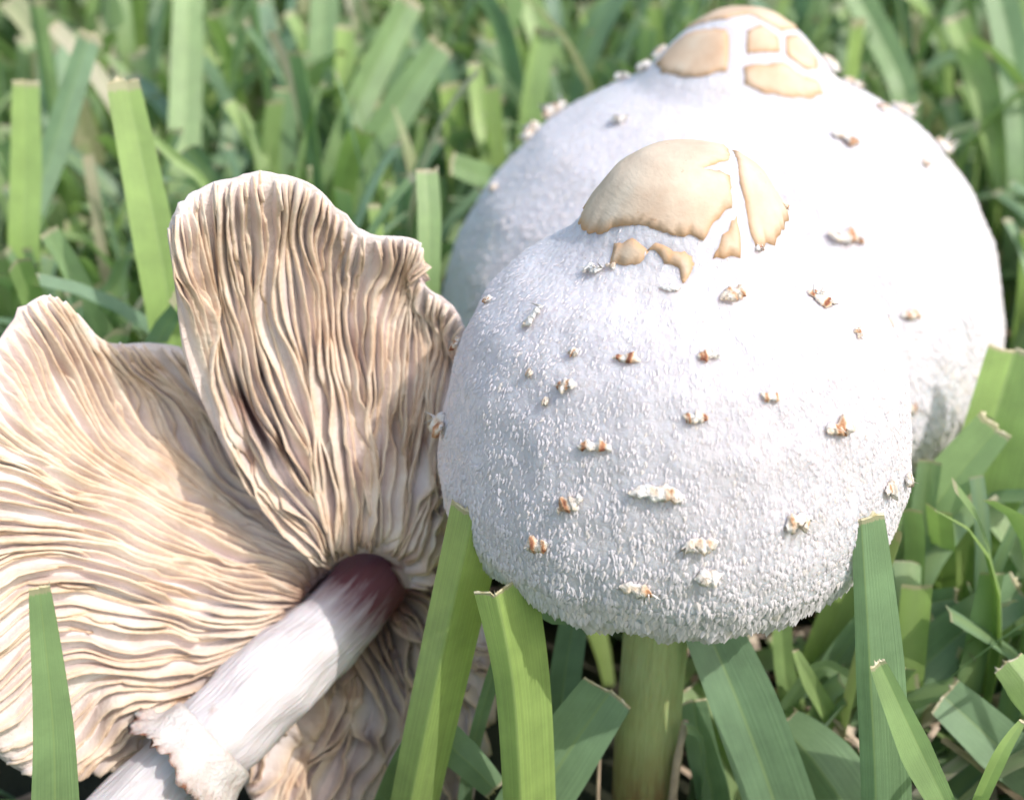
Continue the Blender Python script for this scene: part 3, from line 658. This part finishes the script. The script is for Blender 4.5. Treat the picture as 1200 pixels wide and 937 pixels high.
G = [
 # in front of and between the mushrooms
 ('bright green folded blade crossing in front of the torn gills', [(482, 980, 29.3), (526, 770, 29.5), (564, 604, 29.8)], (58, 66, 72), .88, .95, -.25, .1),
 ('bright green blade with frayed square tip beside the pale stem', [(625, 990, 28.2), (616, 810, 28.4), (597, 692, 28.6)], (64, 68, 80), .9, .75, -.40, .1),
 ('tall blue-green blade standing before the toppled mushroom\'s tan gills', [(66, 990, 26.5), (62, 850, 26.6), (46, 688, 26.8)], (60, 46, 24), .45, -.15, .0, .1),
 ('short shaded blade with clipped corner leaning against the pale stem', [(600, 985, 30.2), (655, 890, 30.8), (712, 808, 31.4)], (84, 82, 66), .30, -.2, .1, .25),
 ('dark green broad blade slanting down from beneath the smaller cap', [(925, 985, 30.5), (872, 830, 31.5), (815, 700, 32.5)], (84, 80, 60), .22, -.25, -.1, .2),
 ('pale green blade lying under the dark slanting blade', [(905, 975, 32.5), (850, 880, 33.5), (800, 810, 34.5)], (80, 60, 40), .6, -.1, 0, .2),
 ('tall blue-green blade touching the right edge of the smaller cap', [(1040, 990, 27.6), (1033, 790, 28.0), (1018, 608, 28.4)], (60, 58, 38), .34, .35, -.45, .1),
 ('narrow pale blade with clipped tip crossing the tall blue-green blade', [(1120, 985, 26.4), (1072, 880, 26.8), (1027, 776, 27.2)], (26, 42, 20), .55, -.3, .3, .2),
 ('slim bright green pointed blade beside the narrow pale clipped blade', [(1130, 985, 26.0), (1170, 890, 26.4), (1198, 845, 26.8)], (16, 18, 8), .85, -.2, 0, .1),
 ('wide lit blade rising behind the larger cap\'s lower edge', [(1120, 720, 38.5), (1155, 560, 39.5), (1198, 410, 40.5)], (70, 84, 80), .72, -.4, -.2, .15),
 ('broad green blade leaning left beneath the larger cap', [(1040, 680, 38), (1090, 590, 38.5), (1165, 498, 39)], (60, 60, 45), .5, -.3, .2, .1),
 ('olive blade with a dry clipped end beside the tall blade', [(1010, 735, 36), (1065, 712, 36), (1120, 700, 36)], (40, 42, 34), .3, -.3, 0, .5),
 ('dull green broad blade slanting up beyond the tall blue-green blade', [(1040, 830, 34.5), (1110, 750, 35.2), (1195, 690, 36)], (70, 62, 50), .35, -.25, .1, .3),
 ('dark green broad blade slanting down past the narrow pale clipped blade', [(1230, 935, 31.5), (1165, 870, 32), (1105, 815, 32.5)], (60, 64, 50), .3, -.25, 0, .2),
 ('grey-green blade lying nearly flat behind the tall blue-green blade', [(950, 790, 35), (1000, 795, 34.6), (1060, 785, 34.2)], (20, 26, 14), .45, -.2, 0, .5),
 ('thin green blade rising beside the tall blue-green blade', [(985, 870, 33.5), (950, 800, 34), (932, 762, 34.4)], (22, 20, 8), .7, -.3, 0, .2),
 ('light green upright blade below the smaller cap\'s right rim', [(925, 830, 35.5), (918, 770, 36), (915, 700, 36.5)], (24, 24, 22), .6, -.3, 0, .1),
 ('yellow-green blade half hidden behind the smaller cap\'s right rim', [(950, 800, 36.5), (985, 710, 37), (1010, 620, 37.6)], (40, 46, 40), .88, -.3, 0, .1),
 ('shaded green blade stuck between the two bright folded blades', [(500, 860, 30.8), (540, 885, 30.5), (580, 925, 30.2)], (40, 44, 30), .35, -.2, 0, .3),
 ('serrated dark leaf tucked under the smaller cap\'s left rim', [(610, 715, 31.0), (650, 718, 30.6), (688, 732, 30.4)], (20, 34, 8), .25, -.2, 0, .5),
 ('deeply shaded upright blade behind the clipped blade', [(655, 860, 33.5), (662, 790, 34), (672, 725, 34.5)], (36, 38, 34), .15, -.3, 0, .2),
 ('shaded blade standing just right of the pale stem', [(835, 935, 32.3), (822, 880, 32.6), (812, 820, 33)], (40, 38, 30), .3, -.3, 0, .2),
 ('broad pale sunlit blade lying low beside the dark slanting blade', [(1010, 985, 30.5), (960, 900, 31.8), (915, 850, 33)], (96, 88, 50), .35, .25, 0, -.3),
 ('yellow-green blade folded upright behind the dull green broad blade', [(1150, 800, 35), (1165, 745, 35.5), (1185, 690, 36)], (36, 38, 26), .9, .4, 0, .2),
 ('pale lime blade with blunt end above the slim pointed blade', [(1230, 860, 29.5), (1205, 805, 30), (1182, 775, 30.5)], (40, 48, 40), .75, .3, 0, .2),
 ('bright narrow blade edge-on between the two broad blades under the larger cap', [(1118, 690, 38), (1135, 590, 38.6), (1152, 500, 39.2)], (20, 22, 14), .92, .3, 0, .2),
 # lawn behind, tall enough to be told apart
 ('long bright blade rising behind the gap between the torn lobes', [(205, 430, 42), (180, 280, 43), (143, 95, 44.5)], (46, 50, 38), .80, -.3, .2, .1),
 ('broad blue-green blade leaning over behind the toppled mushroom', [(425, 195, 60), (470, 120, 61), (515, 52, 62)], (40, 42, 34), .45, -.3, 0, .3),
 ('tall straight blade standing behind the toppled mushroom\'s crest', [(215, 220, 60), (218, 90, 63), (222, -40, 66)], (38, 38, 34), .55, -.3, 0, .1),
 ('green upright blade with blunt top beside the toppled mushroom\'s torn corner', [(502, 345, 44), (503, 260, 45), (500, 200, 46)], (26, 28, 26), .6, -.3, 0, .1),
 ('short pale blade poking out against the larger cap\'s left edge', [(640, 240, 55), (585, 215, 54), (528, 192, 53)], (32, 34, 28), .55, -.2, 0, .4),
 ('lime green blade standing behind the larger cap\'s left shoulder', [(575, 190, 62), (565, 140, 63), (556, 75, 64)], (22, 24, 16), .88, -.3, 0, .1),
 ('blunt-tipped upright blade left of the long bright blade', [(28, 300, 50), (30, 200, 51), (30, 95, 52)], (36, 36, 30), .78, -.3, 0, .1),
 ('long pale blade arching behind the larger cap\'s crown', [(1060, 110, 66), (1030, 40, 68), (985, -40, 70)], (32, 34, 30), .50, -.3, 0, .1),
 ('long green blade leaning right behind the larger cap\'s shoulder', [(1190, 240, 62), (1160, 130, 64), (1120, 20, 66)], (36, 36, 28), .78, -.3, 0, .1),
 ('broad bluish blade at the larger cap\'s far shoulder', [(1200, 200, 62), (1190, 80, 64), (1165, -30, 66)], (38, 40, 36), .42, -.3, 0, .1),
 ('slanting green blade above the larger cap\'s left shoulder', [(660, 130, 72), (640, 60, 74), (612, -20, 76)], (32, 34, 28), .7, -.3, 0, .2),
 ('upright blade with straw tip behind the toppled mushroom\'s crest', [(405, 190, 64), (404, 110, 65), (404, 32, 66)], (22, 24, 22), .85, -.3, 0, .1),
 ('bluish blade leaning right above the toppled mushroom', [(395, 190, 62), (430, 100, 64), (480, 0, 66)], (36, 38, 34), .5, -.3, 0, .3),
 ('tall bluish blade standing upright behind the toppled mushroom', [(372, 200, 66), (376, 100, 68), (382, -30, 70)], (34, 36, 32), .45, -.3, 0, .1),
 ('short bluish blade with square tip above the toppled crest', [(330, 215, 62), (332, 160, 62.5), (335, 105, 63)], (28, 30, 28), .40, -.3, 0, .1),
 ('thin arching blade crossing behind the long bright blade', [(245, 225, 50), (205, 185, 50), (165, 150, 50)], (10, 14, 6), .7, -.3, 0, .1),
 ('dark blue-green blade slanting up behind the toppled mushroom\'s left lobe', [(20, 300, 52), (60, 180, 54), (105, 40, 56)], (30, 34, 26), .2, -.3, 0, .3),
]
for i, (lab, pts, w, rnd, fold, mid, yaw) in enumerate(G): hand_blade(lab, pts, w, rnd, fold, mid, yaw)

# where random leaves may not go: through the mushrooms or between them and the viewer
POLYS = [([(585, 690), (712, 735), (712, 940), (560, 940), (560, 760)], 47), ([(120, 860), (300, 860), (300, 950), (100, 950)], 40), ([(515, 480), (560, 350), (660, 250), (740, 165), (900, 165), (985, 290), (1060, 450), (1070, 560), (1000, 690), (940, 740), (700, 740), (580, 660)], 40), ([(700, 730), (800, 730), (800, 940), (700, 940)], 33),
 ([(515, 340), (560, 240), (660, 120), (780, 40), (860, -15), (950, 40), (1080, 120), (1160, 240), (1192, 360), (1165, 460), (1070, 530), (515, 520)], 61),
 ([(-20, 430), (20, 370), (70, 340), (130, 395), (210, 400), (185, 260), (240, 205), (330, 195), (400, 240), (490, 290), (545, 380), (575, 700), (570, 830), (520, 940), (290, 940), (150, 940), (120, 925), (-20, 900)], 38.5)]
def inpoly(x, y, P):
    c = False; j = len(P) - 1
    for i in range(len(P)):
        if (P[i][1] > y) != (P[j][1] > y) and x < (P[j][0] - P[i][0]) * (y - P[i][1]) / (P[j][1] - P[i][1]) + P[i][0]: c = not c
        j = i
    return c
def blocked(P):
    for p in P:
        if p.y > 62: continue
        for cap in (front, rear):
            if math.hypot(p.x - cap.c.x, p.y - cap.c.y) < cap.R + .3 and p.z > cap.top - cap.z[-1] - 1.2: return True
        if math.hypot(p.x - FC[0], p.y - FC[1]) < 1.6 and p.z < 12: return True
        w = depth(p)
        if w < 3: return p.z > 12
        x, y = pix(p)
        if p.y < 33 and y < 850 and p.z > 3 and -40 < x < 1240: return True
        if p.y < 31 and p.z > 3 and y < 960 and -40 < x < 1240: return True
        for Q, yy in POLYS:
            if p.y < yy and inpoly(x, y, Q): return True
        if p.x < 0 and p.y < 38 and -22 < p.x and p.z > 3.5 and p.y > 27: return True
    return False
R = random.Random(77)
def rand_blade(x, y, ang, h, lean, w, seg):
    dr = Vector((math.cos(ang), math.sin(ang), 0)); b = Vector((x, y, gz(x, y) - .3)); bend = R.uniform(.0, 1.3)
    tip = b + dr * h * math.sin(lean) + Vector((0, 0, h * math.cos(lean))); midp = b.lerp(tip, .5) + Vector((0, 0, h * .14 * bend)) - dr * h * .10 * bend
    pts = [(1 - t) ** 2 * b + 2 * t * (1 - t) * (midp * 2 - (b + tip) * .5) + t * t * tip for t in [i / seg for i in range(seg + 1)]]
    tw = R.uniform(-.9, .9); side = Vector((-math.sin(ang + tw), math.cos(ang + tw), 0))
    pointed = R.random() < .18
    wid = [w * .5 * (.55 + .45 * min(1, i / seg * 3)) * ((1 - max(0, i / seg - .55) / .5) if pointed else 1 - .15 * i / seg) for i in range(seg + 1)]
    return pts, side, wid
def rnd_tint():
    r = R.random(); return R.uniform(0, .35) if r < .38 else R.uniform(.35, .9) if r < .89 else R.uniform(.95, 1)
# tall leaves close behind the mushrooms: each its own object
count = 0; tries = 0
while count < 230 and tries < 5000:
    tries += 1
    y = R.uniform(38, 100); x = R.uniform(-.42, .42) * y; ang = R.uniform(0, 2 * math.pi)
    P, side, wid = rand_blade(x, y, ang, R.uniform(9, 17), abs(R.gauss(.2, .3)), R.uniform(.65, 1.35), 10)
    if blocked(P): continue
    tx, ty = pix(P[-1])
    if not (-30 < tx < 1230 and -60 < ty < 900): continue
    V, F, U, A, Rb, Dr = [], [], [], [], [], []; tint = rnd_tint(); blade_geo(P, side, wid, R.uniform(-.6, .6), R.uniform(-.2, .2), 10, tint, R.uniform(.005, .025), V, F, U, A, Rb, Dr, tries)
    o = mesh_obj('grass_blade', V, F, M['blade'], origin=P[0], uv=U, attrs={'rnd': A, 'rib': Rb, 'dry': Dr})
    col = 'bluish green' if tint < .33 else 'mid green' if tint < .62 else 'bright yellow-green' if tint < .94 else 'straw-coloured'
    tilt = math.hypot(P[-1].x - P[0].x, P[-1].y - P[0].y) / (P[-1].z - P[0].z); pose = 'upright' if tilt < .2 else 'leaning' if tilt < .5 else 'low bending'
    where = 'behind the toppled mushroom' if P[0].x < -3.5 else 'behind the larger standing mushroom' if P[0].y > 50 else 'beside the larger standing mushroom'
    wd = 'broad' if max(wid) > .5 else 'narrow'
    tag(o, f'{wd} {col} {pose} grass blade in the lawn {where}', 'grass blade', f'{wd} {col} {pose} blades {where}'); count += 1
def lawn(name, label, n, gen):
    V, F, U, A, Rb, Dr = [], [], [], [], [], []; k = 0; tr = 0
    while k < n and tr < n * 4:
        tr += 1; x, y, hs = gen(); a0 = R.uniform(0, 2 * math.pi)
        for b in range(R.choice((1, 2, 3, 3))):
            P, side, wid = rand_blade(x + R.uniform(-.5, .5), y + R.uniform(-.5, .5), a0 + R.choice((0, math.pi)) + R.uniform(-.3, .3), R.uniform(4, 13) * hs, min(1.4, abs(R.gauss(.3, .5))), R.uniform(.4, 1.25), 7)
            if y < 66 and blocked(P): continue
            blade_geo(P, side, wid, R.uniform(-.6, .6), R.uniform(-.2, .2), 7, rnd_tint(), R.uniform(.0, .03), V, F, U, A, Rb, Dr, tr); k += 1
    o = mesh_obj(name, V, F, M['blade'], uv=U, attrs={'rnd': A, 'rib': Rb, 'dry': Dr}); o['kind'] = 'stuff'; tag(o, label, 'grass'); return o
def g1():
    y = 14 + 110 * R.random() ** .8; return R.uniform(-.52, .52) * y + R.uniform(-6, 6), y, 1.0
lawn('lawn_grass', 'thick green lawn grass growing all around the mushrooms', 8000, g1)
def g2():
    r = R.random()
    if r < .75: y = R.uniform(115, 260); return R.uniform(-.7, .7) * y, y, 1.0
    y = R.uniform(-60, 120); return R.choice((-1, 1)) * (.55 * max(30, y) + R.uniform(0, 70)), y, 1.0
lawn('distant_lawn_grass', 'far lawn grass stretching away beyond the mushrooms', 6000, g2)
def litter():
    V, F, A = [], [], []
    for k in range(11000):
        y = 18 + 120 * R.random() ** .9; x = R.uniform(-.52, .52) * y + R.uniform(-6, 6); z = gz(x, y) + 4.2 * R.random() ** 1.4; a = R.uniform(0, 6.28); l = R.uniform(.6, 4.5); w = R.uniform(.12, .45); e = R.uniform(-.5, .5)
        d = Vector((math.cos(a), math.sin(a), e)).normalized(); s = Vector((-math.sin(a), math.cos(a), R.uniform(-.6, .6))).normalized(); c = Vector((x, y, z))
        if math.hypot(x - FC[0], y - FC[1]) < 1.8 + l: continue
        if blocked([c, c + d * l, c - d * l]): continue
        i = len(V)
        for q in (-1, -.4, .3, 1):
            o = c + d * l * .5 * q + Vector((0, 0, .15 * nz(k, q * 2))); V.extend([o - s * w * .5, o + Vector((0, 0, .06)), o + s * w * .5]); 
        r = R.random(); A += [r] * 12
        for j in range(3):
            for m in range(2): a0 = i + j * 3 + m; F.append((a0, a0 + 1, a0 + 4, a0 + 3))
    o = mesh_obj('dry_grass_litter', V, F, M['dry'], attrs={'rnd': A}); o['kind'] = 'stuff'; tag(o, 'dry brown grass clippings lying between the green blades', 'dry grass')
litter()

# two dry stalks in the shade of the smaller cap
def stalk(label, pts, r):
    P = spline([at(*q) for q in pts], 14); b = P[0].copy(); b.z = -.2; P = [b] + P
    V = []; F = []; na = 7
    for i, p in enumerate(P):
        rr = r * (1 - .4 * i / len(P)) * (1 + .2 * nz(i * .7, r * 90))
        for j in range(na): V.append(p + Vector((math.cos(6.283 * j / na) * rr, math.sin(6.283 * j / na) * rr, 0)))
    for i in range(len(P) - 1):
        for j in range(na): a, c = i * na + j, i * na + (j + 1) % na; F.append((a, c, c + na, a + na))
    F += [tuple(reversed(range(na))), tuple(range(len(V) - na, len(V)))]
    o = mesh_obj('dry_stalk', V, F, M['dry'], origin=b, attrs={'rnd': [.55 + .2 * r] * len(V)}); tag(o, label, 'dry stalk'); return o
stalk('short tan dry stalk leaning beside the pale green stem', [(786, 960, 31.6), (792, 900, 31.8), (803, 845, 32.1)], .17)
stalk('thin reddish dry stalk standing left of the pale green stem', [(700, 990, 31.8), (701, 920, 32), (704, 860, 32.2)], .07)
